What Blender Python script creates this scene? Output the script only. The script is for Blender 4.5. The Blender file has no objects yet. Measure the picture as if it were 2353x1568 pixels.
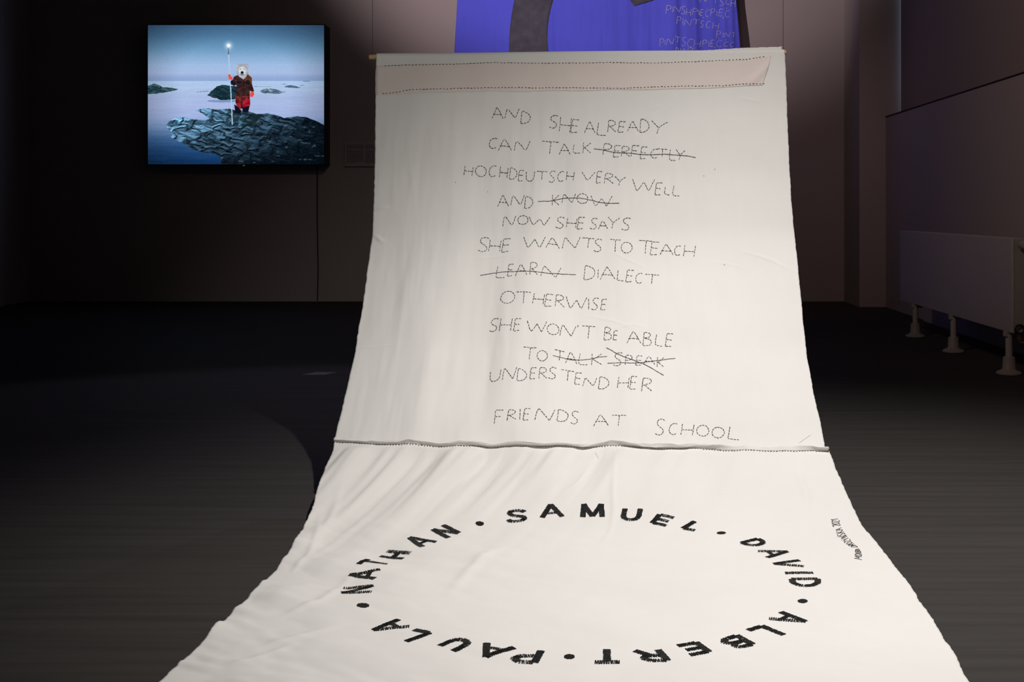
import bpy, bmesh, math, random
import numpy as np
from mathutils import Vector

# ------------------------------------------------------------------ camera, world, lights
W, H = 2353.0, 1568.0
F, PX, PY, CZ = 2700.0, 1370.0, 482.0, 1.0        # focal length in pixels, vanishing point, eye height
scene = bpy.context.scene
col = scene.collection
cd = bpy.data.cameras.new('camera'); cam = bpy.data.objects.new('camera', cd); col.objects.link(cam)
cam.location = (0, 0, CZ); cam.rotation_euler = (math.pi / 2, 0, 0)
cd.sensor_fit = 'HORIZONTAL'; cd.sensor_width = 36.0; cd.lens = 36.0 * F / W
cd.shift_x = (W / 2 - PX) / W
cd.shift_y = (PY - H / 2) / W
cd.clip_start = 0.05; cd.clip_end = 100
scene.camera = cam

world = bpy.data.worlds.new('world'); scene.world = world
world.use_nodes = True
world.node_tree.nodes['Background'].inputs[0].default_value = (0.9, 0.75, 0.7, 1)
world.node_tree.nodes['Background'].inputs[1].default_value = 0.0
scene.view_settings.view_transform = 'Standard'
scene.view_settings.look = 'None'
scene.view_settings.exposure = 0.0
scene.view_settings.gamma = 1.0
scene.view_settings.use_curve_mapping = False


def spot(name, loc, target, power, color, angle, blend, radius=0.04):
    l = bpy.data.lights.new(name, 'SPOT'); o = bpy.data.objects.new(name, l); col.objects.link(o)
    o.location = loc
    o.rotation_euler = (Vector(target) - Vector(loc)).to_track_quat('-Z', 'Y').to_euler()
    l.energy = power; l.color = color; l.spot_size = math.radians(angle); l.spot_blend = blend
    l.shadow_soft_size = radius
    return o


# gallery track spotlights under the ceiling, plus unseen fill spots added for brightness
spot('spotlight_banner', (0.95, 2.50, 4.35), (0.72, 3.45, 0.0), 820, (1.0, 0.957, 0.925), 72, 1.0)
spot('fill_upper_cloth', (0.30, -1.00, 4.35), (-0.38, 4.85, 1.62), 290, (1.0, 0.975, 0.925), 33, 0.9)  # added fill from the front, only to brighten the upper cloth
spot('spotlight_blue', (-1.15, 8.0, 4.4), (-0.10, 12.8, 5.35), 530, (1.0, 0.80, 0.87), 84, 0.50, 0.03)
spot('spotlight_cool', (0.80, 10.3, 4.4), (-2.1, 4.9, 0.0), 150, (0.76, 0.70, 1.0), 38, 0.40)
spot('fill_low_wall', (1.9, 9.0, 4.4), (1.5, 12.8, 0.9), 40, (0.95, 0.60, 0.66), 62, 1.0, 0.1)  # added fill for the low back wall and the blue banner's shadow
spot('fill_right_wall', (-1.6, 3.4, 4.4), (2.97, 6.6, 3.0), 330, (1.0, 0.72, 0.58), 68, 1.0, 0.3)  # unseen warm fill, added to lift the right wall
spot('fill_back_wall', (-0.6, 5.0, 4.4), (-0.4, 12.8, 1.5), 80, (1.0, 0.72, 0.64), 64, 1.0, 0.3)  # added warm fill that keeps the back wall from going black

# ------------------------------------------------------------------ helpers


def link(name, me, mat=None, parent=None):
    o = bpy.data.objects.new(name, me); col.objects.link(o)
    if mat: me.materials.append(mat)
    if parent: o.parent = parent
    return o


def tag(o, label=None, cat=None, group=None, kind=None):
    if label: o['label'] = label
    if cat: o['category'] = cat
    if group: o['group'] = group
    if kind: o['kind'] = kind
    return o


def empty(name, loc):
    o = bpy.data.objects.new(name, None); col.objects.link(o); o.location = loc
    o.empty_display_size = 0.1
    return o


def obj_pd(name, verts, faces, mat, parent=None, smooth=False):
    """mesh from world-space data; vertices are put in the parent's frame"""
    off = np.array(parent.matrix_basis.translation) if parent else np.zeros(3)
    p = parent
    while p is not None and p.parent is not None:
        p = p.parent; off = off + np.array(p.matrix_basis.translation)
    v = np.asarray(verts, float).reshape(-1, 3) - off
    me = bpy.data.meshes.new(name); me.from_pydata(v.tolist(), [], [list(f) for f in faces]); me.update()
    if smooth: me.polygons.foreach_set('use_smooth', [True] * len(me.polygons))
    return link(name, me, mat, parent)


class MB:
    def __init__(s): s.v = []; s.f = []

    def add(s, verts, faces):
        n = len(s.v); s.v += [tuple(p) for p in verts]; s.f += [[i + n for i in f] for f in faces]

    def box(s, x0, x1, y0, y1, z0, z1):
        s.add([(x0, y0, z0), (x1, y0, z0), (x1, y1, z0), (x0, y1, z0), (x0, y0, z1), (x1, y0, z1), (x1, y1, z1), (x0, y1, z1)],
              [(0, 3, 2, 1), (4, 5, 6, 7), (0, 1, 5, 4), (1, 2, 6, 5), (2, 3, 7, 6), (3, 0, 4, 7)])

    def tube(s, pts, r, n=10, caps=True):
        pts = [Vector(p) for p in pts]; rings = []
        rr = r if isinstance(r, (list, tuple)) else [r] * len(pts)
        for i, p in enumerate(pts):
            t = (pts[min(i + 1, len(pts) - 1)] - pts[max(i - 1, 0)]).normalized()
            a = Vector((0, 0, 1)) if abs(t.z) < 0.9 else Vector((1, 0, 0))
            b = t.cross(a).normalized(); c = b.cross(t).normalized()
            rings.append([p + (b * math.cos(2 * math.pi * k / n) + c * math.sin(2 * math.pi * k / n)) * rr[i] for k in range(n)])
        vs = [q for ring in rings for q in ring]; fs = []
        for i in range(len(pts) - 1):
            for k in range(n):
                fs.append((i * n + k, i * n + (k + 1) % n, (i + 1) * n + (k + 1) % n, (i + 1) * n + k))
        if caps:
            fs.append(tuple(range(n - 1, -1, -1))); fs.append(tuple((len(pts) - 1) * n + k for k in range(n)))
        s.add(vs, fs)

    def lathe(s, axis_o, prof, n=28, axis='z'):
        vs = []
        for (r, h) in prof:
            for k in range(n):
                a = 2 * math.pi * k / n
                if axis == 'z': vs.append((axis_o[0] + r * math.cos(a), axis_o[1] + r * math.sin(a), axis_o[2] + h))
                else: vs.append((axis_o[0] + r * math.cos(a), axis_o[1] - h, axis_o[2] + r * math.sin(a)))
        fs = []
        for i in range(len(prof) - 1):
            for k in range(n):
                fs.append((i * n + k, i * n + (k + 1) % n, (i + 1) * n + (k + 1) % n, (i + 1) * n + k))
        fs.append(tuple(range(n - 1, -1, -1))); fs.append(tuple((len(prof) - 1) * n + k for k in range(n)))
        s.add(vs, fs)

    def build(s, name, mat, parent=None, smooth=False, bevel=0):
        o = obj_pd(name, s.v, s.f, mat, parent, smooth)
        if bevel:
            m = o.modifiers.new('bevel', 'BEVEL'); m.width = bevel; m.segments = 2; m.limit_method = 'ANGLE'
        if smooth:
            o.data.set_sharp_from_angle(angle=math.radians(40))
        return o


def mat(name, color, rough=0.6, spec=0.3, metallic=0.0, noise=None, bump=None, emit=None, coord='Object'):
    """noise=(scale_vec, amount, detail)  bump=(scale_vec, strength, distance)"""
    m = bpy.data.materials.new(name); m.use_nodes = True; nt = m.node_tree
    b = nt.nodes['Principled BSDF']
    b.inputs['Base Color'].default_value = (*color, 1); b.inputs['Roughness'].default_value = rough
    b.inputs['Specular IOR Level'].default_value = spec; b.inputs['Metallic'].default_value = metallic
    tc = nt.nodes.new('ShaderNodeTexCoord')

    def nz(scale, detail=4):
        mp = nt.nodes.new('ShaderNodeMapping'); mp.inputs['Scale'].default_value = scale
        nt.links.new(tc.outputs[coord], mp.inputs['Vector'])
        n = nt.nodes.new('ShaderNodeTexNoise'); n.inputs['Scale'].default_value = 1.0; n.inputs['Detail'].default_value = detail
        nt.links.new(mp.outputs[0], n.inputs['Vector']); return n
    if noise:
        n = nz(noise[0], noise[2] if len(noise) > 2 else 4)
        r = nt.nodes.new('ShaderNodeMapRange')
        r.inputs['From Min'].default_value = 0.3; r.inputs['From Max'].default_value = 0.7
        r.inputs['To Min'].default_value = 1 - noise[1]; r.inputs['To Max'].default_value = 1 + noise[1]
        nt.links.new(n.outputs['Fac'], r.inputs['Value'])
        v = nt.nodes.new('ShaderNodeVectorMath'); v.operation = 'SCALE'; v.inputs[0].default_value = color
        nt.links.new(r.outputs[0], v.inputs['Scale']); nt.links.new(v.outputs[0], b.inputs['Base Color'])
    if bump:
        n = nz(bump[0], 3)
        bp = nt.nodes.new('ShaderNodeBump'); bp.inputs['Strength'].default_value = bump[1]; bp.inputs['Distance'].default_value = bump[2]
        nt.links.new(n.outputs['Fac'], bp.inputs['Height']); nt.links.new(bp.outputs[0], b.inputs['Normal'])
    if emit:
        b.inputs['Emission Color'].default_value = (*emit[0], 1); b.inputs['Emission Strength'].default_value = emit[1]
    return m


M = {}
M['wall'] = mat('wall_paint', (0.40, 0.36, 0.345), 0.85, 0.15, bump=((60, 60, 60), 0.12, 0.002), noise=((0.6, 0.6, 0.6), 0.04))
M['ceiling'] = mat('ceiling_black', (0.03, 0.03, 0.03), 0.9, 0.1, bump=((30, 30, 30), 0.1, 0.002))
M['floor'] = mat('floor_dark', (0.050, 0.046, 0.043), 0.75, 0.10, noise=((1.1, 26, 1), 0.15, 5), bump=((20, 160, 20), 0.08, 0.001))
M['cloth'] = mat('cotton_cloth', (0.82, 0.80, 0.772), 0.95, 0.08, bump=((900, 900, 900), 0.10, 0.0006), noise=((3, 3, 3), 0.02))
M['hem'] = mat('hem_double_cloth', (0.82, 0.725, 0.68), 0.95, 0.08, bump=((900, 900, 900), 0.10, 0.0006), noise=((3, 3, 3), 0.02))
M['thread'] = mat('dark_thread', (0.085, 0.080, 0.073), 0.8, 0.15, noise=((300, 300, 300), 0.3))
M['satin'] = mat('black_thread', (0.016, 0.017, 0.016), 0.65, 0.3, noise=((200, 200, 200), 0.4))
M['brown_thread'] = mat('brown_thread', (0.05, 0.028, 0.02), 0.8, 0.15, noise=((300, 300, 300), 0.3))
M['white_thread'] = mat('white_thread', (0.62, 0.66, 0.78), 0.8, 0.15, noise=((200, 200, 200), 0.2))
M['wood'] = mat('pine_dowel', (0.62, 0.42, 0.20), 0.55, 0.3, noise=((4, 60, 60), 0.2), bump=((5, 80, 80), 0.1, 0.001))
M['wire'] = mat('black_wire', (0.02, 0.02, 0.02), 0.5, 0.3, noise=((50, 50, 50), 0.1))
M['black'] = mat('black_housing', (0.012, 0.012, 0.013), 0.5, 0.3, noise=((20, 20, 20), 0.1))
M['blue'] = mat('blue_cloth', (0.12, 0.14, 0.86), 0.9, 0.1, bump=((500, 500, 500), 0.12, 0.0008), noise=((2, 2, 2), 0.05))
M['grey'] = mat('grey_cloth', (0.098, 0.098, 0.122), 0.9, 0.1, bump=((9, 9, 9), 0.5, 0.02), noise=((12, 12, 12), 0.18))
M['radiator'] = mat('radiator_enamel', (0.42, 0.40, 0.39), 0.45, 0.35, noise=((3, 3, 3), 0.02))
M['plastic'] = mat('white_plastic', (0.32, 0.30, 0.29), 0.5, 0.3, noise=((10, 10, 10), 0.02))
M['grey_plastic'] = mat('grey_plastic', (0.30, 0.30, 0.29), 0.4, 0.4, noise=((10, 10, 10), 0.03))
M['brass'] = mat('brass_fitting', (0.35, 0.25, 0.12), 0.35, 0.5, 1.0, noise=((30, 30, 30), 0.1))
M['placard'] = mat('placard_board', (0.44, 0.39, 0.41), 0.6, 0.2, noise=((5, 5, 5), 0.02))
M['print'] = mat('placard_print', (0.20, 0.175, 0.18), 0.7, 0.2, noise=((50, 50, 50), 0.1))
M['socket'] = mat('socket_plastic', (0.40, 0.37, 0.35), 0.4, 0.4, noise=((10, 10, 10), 0.02))
M['dark'] = mat('dark_recess', (0.01, 0.01, 0.01), 0.7, 0.2, noise=((10, 10, 10), 0.1))
M['blind'] = mat('blackout_blind', (0.33, 0.285, 0.265), 0.9, 0.1, bump=((150, 150, 150), 0.1, 0.001), noise=((1, 1, 1), 0.03))
M['tape'] = mat('floor_tape', (0.20, 0.165, 0.165), 0.6, 0.3, noise=((30, 30, 30), 0.15))
M['daylight'] = mat('window_daylight', (0.1, 0.1, 0.1), 0.3, 0.3, emit=((0.45, 0.62, 1.0), 0.5), noise=((1, 1, 1), 0.05))
M['led'] = mat('status_led', (0.2, 0.3, 0.35), 0.3, 0.3, emit=((0.5, 0.75, 0.9), 0.12), noise=((10, 10, 10), 0.05))

# ------------------------------------------------------------------ noise


def vnoise(x, y, seed=0):
    x = np.asarray(x, float); y = np.asarray(y, float)
    xi = np.floor(x).astype(np.int64); yi = np.floor(y).astype(np.int64)
    fx = x - xi; fy = y - yi
    fx = fx * fx * fx * (fx * (fx * 6 - 15) + 10); fy = fy * fy * fy * (fy * (fy * 6 - 15) + 10)

    def h(a, b):
        n = (a * 374761393 + b * 668265263 + seed * 974711) & 0x7fffffff
        n = ((n ^ (n >> 13)) * 1274126177) & 0x7fffffff
        n = n ^ (n >> 16)
        return (n & 0xffff) / 32767.5 - 1.0
    a = h(xi, yi); b = h(xi + 1, yi); c = h(xi, yi + 1); d = h(xi + 1, yi + 1)
    return (a * (1 - fx) + b * fx) * (1 - fy) + (c * (1 - fx) + d * fx) * fy


def fbm(x, y, seed=0, o=4):
    r = 0; amp = 1; t = 0
    for i in range(o):
        r = r + amp * vnoise(np.asarray(x) * 2 ** i, np.asarray(y) * 2 ** i, seed + i); t += amp; amp *= 0.5
    return r / t


# ------------------------------------------------------------------ the room
XL, XR, YB, YF, ZC = -6.18, 2.97, F / 211.0, -3.0, 4.6


def struct(name, mb, m, **k):
    o = mb.build(name, m, **k); o['kind'] = 'structure'; return o


b = MB(); b.box(XL - .2, 3.5, YF - .2, YB + .2, -.2, 0); struct('floor', b, M['floor'])
b = MB(); b.box(XL - .2, 3.5, YF - .2, YB + .2, ZC, ZC + .2); struct('ceiling', b, M['ceiling'])
b = MB(); b.box(XL - .2, 3.5, YB, YB + .2, 0, ZC); struct('wall_back', b, M['wall'])
b = MB(); b.box(XL - .2, XL, YF, YB, 0, ZC); struct('wall_left', b, M['wall'])
b = MB(); b.box(XL - .2, 3.5, YF - .2, YF, 0, ZC); struct('wall_front', b, M['wall'])
YN = F / 224.0                                     # far end of the window niche / front of the pilaster
ZS = 1.946
b = MB()
b.box(XR, 3.5, YF, YB, 0, ZS)
b.box(XR, 3.5, YN, YB, ZS, ZC)
b.box(XR, 3.5, YF, 3.0, ZS, ZC)
b.box(XR, 3.5, 3.0, YN, 4.2, ZC)
struct('wall_right', b, M['wall'])
b = MB(); b.box(2.70, XR, YN, YB, 0, ZC); struct('trim_1', b, M['wall'])          # pilaster in the far right corner
b = MB(); b.box(XR - .004, 3.12, 3.0, YN, ZS, ZS + .012); struct('trim_2', b, M['dark'])   # dark edge of the window sill
b = MB(); b.box(XL, XL + .05, F / 222.0 - .6, F / 222.0, 0, ZC); struct('trim_3', b, M['socket'])    # door-post strip on the left wall
b = MB(); b.box(XR - .03, XR, 3.0, 10.55, 0, .17); struct('baseboard_right', b, M['wall'])
# window behind the blackout blind
wn = MB(); wn.box(3.42, 3.44, 3.0, YN, ZS, 4.2); w1 = struct('window_1', wn, M['daylight'])
b = MB()
for yy in (3.03, 6.0, 9.0, YN - .03): b.box(3.38, 3.42, yy - .03, yy + .03, ZS, 4.2)
b.box(3.38, 3.42, 3.0, YN, ZS, ZS + .05); b.box(3.38, 3.42, 3.0, YN, 4.15, 4.2)
b.build('window_frame', M['dark'], w1)

bl = empty('window_blind', (3.13, 7.5, ZS + .012))
tag(bl, 'brown blackout blind filling the window niche above the radiator', 'blind')
b = MB(); b.box(3.115, 3.135, 3.02, YN - .045, ZS + .014, 4.10); b.build('blind_fabric', M['blind'], bl)
b = MB(); b.box(3.10, 3.16, 3.02, YN - .02, 4.10, 4.19); b.build('blind_cassette', M['black'], bl, bevel=.006)

# ------------------------------------------------------------------ light box with the picture
SB = 215.1; YL = F / SB


def P3(x, y, s): return ((x - PX) / s, F / s, CZ - (y - PY) / s)


def raster():
    nx, ny = 600, 474
    X, Y = np.meshgrid(np.linspace(88, 1850, nx), np.linspace(80, 1468, ny))
    jx = X + 5 * fbm(X / 30, Y / 30, 41, 3); jy = Y + 5 * fbm(X / 30 + 9, Y / 30, 47, 3)

    def inpoly(pts, xx=X, yy=Y):
        r = np.zeros(xx.shape, bool); n = len(pts)
        for i in range(n):
            x1, y1 = pts[i]; x2, y2 = pts[(i + 1) % n]
            if y1 == y2: continue
            c = ((y1 > yy) != (y2 > yy)) & (xx < (x2 - x1) * (yy - y1) / (y2 - y1) + x1)
            r ^= c
        return r

    def ell(cx, cy, rx, ry, xx=X, yy=Y): return ((xx - cx) / rx) ** 2 + ((yy - cy) / ry) ** 2
    ys = [80, 180, 300, 400, 480, 560, 600, 634, 640, 700, 800, 900, 1000, 1100, 1200, 1300, 1400, 1468]
    cs = [(66, 104, 142), (78, 120, 158), (104, 150, 188), (138, 174, 212), (160, 188, 226), (168, 188, 228), (148, 172, 214), (142, 168, 212),
          (172, 200, 234), (176, 198, 232), (168, 186, 226), (168, 184, 226), (160, 180, 224), (128, 158, 206), (78, 118, 170), (44, 86, 138), (26, 66, 116), (18, 52, 98)]
    C = np.stack([np.interp(Y, ys, [c[k] for c in cs]) for k in range(3)], -1).astype(float)
    # the picture's own darkened corners
    ux = (X - 969) / 881; uy = (Y - 640) / 700
    vg = np.clip(1.0 - 0.42 * np.clip(ux ** 2 * 0.75 + np.where(uy < 0, uy * uy * 0.75, uy * uy * 0.35) - 0.30, 0, 2), 0.25, 1.1)
    C *= vg[..., None]
    C += (6 * fbm(X / 200, Y / 14, 5, 3) * (Y > 640))[..., None]

    def put(mask, c, soft=1.0):
        c = np.asarray(c, float)
        C[mask] = C[mask] * (1 - soft) + (c if c.ndim == 1 else c[mask]) * soft

    def rock(mask, base, hi, seed, sc=1.0, lightmap=1.0):
        a = (X + 0.55 * Y) / (55 * sc) + 0.8 * fbm(X / 70, Y / 70, seed + 7, 2); q = (Y - 0.35 * X) / (24 * sc) + 1.2 * fbm(X / 90, Y / 60, seed + 3, 2)
        hgt = np.abs(fbm(a * .42, q * .46, seed, 2)) * 1.7 + .45 * np.abs(fbm(a * 1.5, q * 1.5, seed + 21, 3))
        gy = np.gradient(hgt, axis=0) * -1.0 + np.gradient(hgt, axis=1) * -.5
        l = np.clip(.30 + .55 * np.clip(hgt, 0, 1.1) + 3.4 * sc * gy, 0, 1.25) * np.clip(hgt / .16, .12, 1)
        l = l * lightmap
        col_ = np.asarray(base, float)[None, None] + (np.asarray(hi, float) - np.asarray(base, float))[None, None] * l[..., None]
        put(mask, col_)
    left = [(80, 690), (120, 672), (150, 658), (185, 672), (235, 700), (330, 704), (396, 721), (330, 738), (260, 752), (180, 764), (80, 770)]
    rock(inpoly(left, jx, jy), (10, 26, 34), (58, 92, 100), 71, .6)
    mid = [(680, 782), (725, 735), (780, 690), (830, 675), (900, 682), (985, 690), (1010, 780), (960, 820), (820, 828), (740, 802)]
    rock(inpoly(mid, jx, jy), (8, 26, 36), (46, 82, 92), 77, .8, 0.7)
    put((ell(830, 836, 150, 16) < 1) & (Y > 826), (96, 122, 168), .6)
    r1 = [(1205, 740), (1250, 715), (1320, 712), (1380, 720), (1470, 748), (1380, 764), (1250, 760)]
    rock(inpoly(r1, jx, jy), (22, 48, 62), (140, 166, 186), 79, .45)
    rock(inpoly([(1450, 697), (1490, 680), (1550, 682), (1622, 706), (1540, 708)], jx, jy), (34, 58, 80), (90, 116, 140), 83, .4)
    for p in ([(1423, 670), (1450, 665), (1480, 671)], [(1588, 681), (1630, 677), (1662, 683)], [(1633, 635), (1705, 637), (1708, 642), (1640, 642)],
              [(570, 747), (690, 735), (692, 741), (575, 750)], [(1150, 690), (1320, 692), (1320, 695), (1150, 694)]):
        put(inpoly(p), (70, 92, 120), .8)
    main = [(268, 1080), (300, 1040), (375, 1002), (450, 1000), (560, 1024), (700, 1020), (640, 965), (560, 926), (650, 910), (740, 915), (830, 920),
            (900, 915), (960, 925), (1100, 942), (1180, 968), (1280, 960), (1400, 985), (1450, 1006), (1580, 990), (1680, 1000), (1760, 1030), (1860, 1085),
            (1860, 1480), (826, 1480), (815, 1400), (760, 1360), (640, 1350), (540, 1318), (480, 1280), (400, 1240), (318, 1200), (345, 1150), (288, 1112)]
    lm = np.clip(1.25 - (X - 300) / 1350, 0.10, 1.2) * np.clip(1.6 - (Y - 950) / 390, 0.10, 1.25)
    rock(inpoly(main, jx, jy), (2, 9, 16), (88, 130, 160), 91, 1.0, lm)
    fo = inpoly(main, jx, jy) & (fbm(X / 46, Y / 18, 33, 4) > 0.50) & (X > 800) & (Y > 980)
    put(fo, (120, 150, 165), .4)
    gr = inpoly(main) & (ell(1050, 1000, 200, 90) < 1)
    put(gr & (fbm(X / 40, Y / 22, 39, 3) > 0), (22, 40, 40), .7)
    # pole with a lit tip
    px = 890 + (Y - 300) * (40 / 770.) + 4 * np.sin((Y - 300) / 300.)
    put((np.abs(X - px) < 5.5) & (Y > 370) & (Y < 1072), (176, 204, 232), .95)
    put((np.abs(X - px) < 3.5) & (Y > 300) & (Y < 375), (46, 58, 84), .9)
    # figure in padded clothes and fur hood
    jk = [(985, 578), (950, 592), (935, 625), (912, 640), (918, 672), (950, 686), (972, 676), (978, 720), (960, 788), (1106, 788), (1106, 735), (1140, 748),
          (1150, 735), (1127, 665), (1127, 605), (1085, 565)]
    fb = fbm(X / 18, Y / 18, 19, 3)[..., None]
    put(inpoly(jk, X, Y), np.asarray((58, 34, 34)) + 22 * fb)
    put(inpoly([(1060, 575), (1085, 565), (1127, 605), (1126, 665), (1095, 650), (1050, 640)]), np.asarray((104, 58, 36)) + 26 * fb, .9)
    put(inpoly([(912, 640), (935, 625), (965, 650), (960, 684), (918, 672)]), (28, 18, 32), .9)
    put(ell(1000, 652, 30, 16) < 1, (20, 24, 40), .9); put(ell(1085, 650, 24, 22) < 1, (20, 22, 38), .9)
    put((np.abs(X - 1045) < 3) & (Y > 640) & (Y < 785), (28, 20, 26), .7)
    pt = [(960, 788), (1106, 788), (1112, 870), (1104, 892), (1034, 902), (1022, 920), (986, 902), (965, 860)]
    put(inpoly(pt), np.asarray((104, 34, 34)) + 34 * fb)
    put(inpoly([(1040, 830), (1095, 805), (1112, 860), (1100, 890), (1036, 898)]), np.asarray((172, 22, 46)) + 34 * fb, .9)
    put(inpoly([(975, 860), (1010, 850), (1018, 905), (1000, 918), (985, 890)]), (176, 34, 40), .8)
    put((np.abs(X - 1027) < 4) & (Y > 800) & (Y < 905), (30, 14, 22), .8)
    put(inpoly([(950, 868), (985, 892), (1022, 930), (1014, 962), (966, 956), (955, 910)]), (14, 18, 34))
    put(inpoly([(1030, 902), (1106, 882), (1092, 946), (1036, 952)]), (16, 18, 34))
    for g in ([(890, 576), (908, 568), (918, 592), (938, 608), (925, 628), (898, 622)], [(1112, 748), (1140, 740), (1152, 770), (1132, 800), (1110, 790)]):
        put(inpoly(g), np.asarray((226, 72, 50)) + 26 * fb)
    put((ell(1032, 535, 62, 70, jx, jy) < 1) | (ell(992, 487, 20, 22) < 1) | (ell(1074, 487, 20, 22) < 1), np.asarray((168, 174, 186)) + 30 * fb)
    put(inpoly([(985, 575), (1082, 575), (1060, 605), (1043, 622), (1015, 600)]), np.asarray((176, 182, 190)) + 24 * fb)
    put(ell(1030, 540, 38, 48) < 1, np.asarray((206, 212, 214)) + 14 * fb)
    put(ell(1030, 572, 22, 12) < 1, (70, 76, 90), .6)
    put(ell(1030, 552, 15, 13) < 1, (16, 18, 30))
    put(ell(1011, 518, 5, 4) < 1, (40, 42, 56)); put(ell(1049, 518, 5, 4) < 1, (40, 42, 56))
    # lit tip of the pole
    d = np.sqrt((X - 895) ** 2 + (Y - 284) ** 2)
    g = np.exp(-(d / 34) ** 2)[..., None] * 0.85
    C[:] = C * (1 - g) + np.array((226, 244, 255)) * g
    put(d < 17, (246, 253, 255))
    C += (4 * vnoise(X / 5.2, Y / 5.2, 3))[..., None]
    c = np.clip(C, 0, 255) / 255.0
    lin = np.where(c <= .04045, c / 12.92, ((c + .055) / 1.055) ** 2.4)
    return nx, ny, lin


x0, x1 = (338 - PX) / SB, (746.5 - PX) / SB
z1, z0 = CZ - (56 - PY) / SB, CZ - (379.5 - PY) / SB
lb = empty('light_box', ((x0 + x1) / 2, YB, z0))
tag(lb, 'black wall-mounted light box showing a blue seashore picture with a hooded figure', 'light box')
b = MB(); b.box(x0, x1, YL + .004, YB - .001, z0, z1); b.build('housing', M['black'], lb, bevel=.004)
fw = .008
b = MB()
b.box(x0, x1, YL - .004, YL + .006, z1 - fw, z1); b.box(x0, x1, YL - .004, YL + .006, z0, z0 + fw)
b.box(x0, x0 + fw, YL - .004, YL + .006, z0, z1); b.box(x1 - fw, x1, YL - .004, YL + .006, z0, z1)
b.build('bezel', M['black'], lb)
nx, ny, lin = raster()
gx = np.linspace(x0 + fw, x1 - fw, nx); gz = np.linspace(z1 - fw, z0 + fw, ny)
GX, GZ = np.meshgrid(gx, gz)
V = np.stack([GX, np.full_like(GX, YL + .002), GZ], -1).reshape(-1, 3) - np.array(lb.location)
idx = np.arange(nx * ny).reshape(ny, nx)
Q = np.stack([idx[1:, :-1], idx[1:, 1:], idx[:-1, 1:], idx[:-1, :-1]], -1).reshape(-1, 4)


def grid_mesh(name, V, Q, m, parent, smooth=True):
    me = bpy.data.meshes.new(name)
    me.vertices.add(len(V)); me.vertices.foreach_set('co', V.astype(np.float32).ravel())
    me.loops.add(Q.size); me.loops.foreach_set('vertex_index', Q.astype(np.int32).ravel())
    me.polygons.add(len(Q)); me.polygons.foreach_set('loop_start', np.arange(0, Q.size, 4, dtype=np.int32))
    me.update(calc_edges=True)
    if smooth: me.polygons.foreach_set('use_smooth', np.ones(len(Q), bool))
    return link(name, me, m, parent)


pm = bpy.data.materials.new('lit_picture'); pm.use_nodes = True
nt = pm.node_tree; nt.nodes.clear()
at = nt.nodes.new('ShaderNodeAttribute'); at.attribute_name = 'picture'
em = nt.nodes.new('ShaderNodeEmission'); em.inputs['Strength'].default_value = 1.0
ou = nt.nodes.new('ShaderNodeOutputMaterial')
nt.links.new(at.outputs['Color'], em.inputs['Color']); nt.links.new(em.outputs[0], ou.inputs['Surface'])
pic = grid_mesh('screen', V, Q, pm, lb, False)
ca = pic.data.color_attributes.new('picture', 'FLOAT_COLOR', 'POINT')
ca.data.foreach_set('color', np.concatenate([lin.reshape(-1, 3), np.ones((nx * ny, 1))], 1).astype(np.float32).ravel())
b = MB(); xc = (559 - PX) / SB; b.lathe((xc, YL + .02, z0 - .006), [(.004, -.004), (.011, 0), (.011, .010)], 14); b.build('status_light', M['led'], lb, True)
b = MB(); xx = (729 - PX) / 211.
b.tube([(xx, YB - .05, z0 + .02), (xx + .004, YB - .012, z0 - .05), (xx + .002, YB - .010, .9), (xx + .012, YB - .010, .35), (xx + .006, YB - .012, .012)], .006, 8)
b.build('power_cable', M['wire'], lb, True)

# ------------------------------------------------------------------ placard and socket on the back wall
pl = empty('wall_placard', ((820 - PX) / 211., YB, CZ - (384 - PY) / 211.))
tag(pl, 'small pale text placard on the back wall between light box and white banner', 'placard')
ax, bx = (793 - PX) / 211., (884 - PX) / 211.; za, zb = CZ - (327 - PY) / 211., CZ - (383 - PY) / 211.
b = MB(); b.box(ax, bx, YB - .028, YB, zb, za); b.build('board', M['placard'], pl, bevel=.002)
random.seed(4)
for (c0, c1) in ((.022, .205), (.225, .408)):
    b = MB(); z = za - .028
    for r in range(15):
        if r == 4: z -= .012
        x = ax + c0
        while x < ax + c1:
            w = random.uniform(.010, .03); w = min(w, ax + c1 - x)
            if w > .004: b.box(x, x + w, YB - .0290, YB - .0278, z - .0075, z)
            x += w + .005
            if r == 14 and x > ax + c0 + .09: break
        z -= .0128
    b.build('printed_text', M['print'], pl)

sk = empty('wall_socket', ((289 - PX) / 211., YB, CZ - (627 - PY) / 211.))
tag(sk, 'pale double power socket low on the dark back wall below the light box', 'socket')
ax, bx = (277 - PX) / 211., (302 - PX) / 211.; za, zb = CZ - (606 - PY) / 211., CZ - (627.5 - PY) / 211.
b = MB(); b.box(ax, bx, YB - .014, YB, zb, za); b.build('plate', M['socket'], sk, bevel=.003)
zm = (za + zb) / 2
for cx in (ax + (bx - ax) * .30, ax + (bx - ax) * .76):
    b = MB(); b.lathe((cx, YB - .010, zm + .004), [(.026, .0), (.026, .006), (.021, .007), (.019, .0045)], 20, 'y'); o = b.build('outlet', M['socket'], sk, True)
    h = MB()
    for dx in (-.0095, .0095): h.lathe((cx + dx, YB - .0135, zm + .004), [(.0032, 0), (.0032, .0022)], 10, 'y')
    h.build('pin_holes', M['dark'], o)

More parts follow.
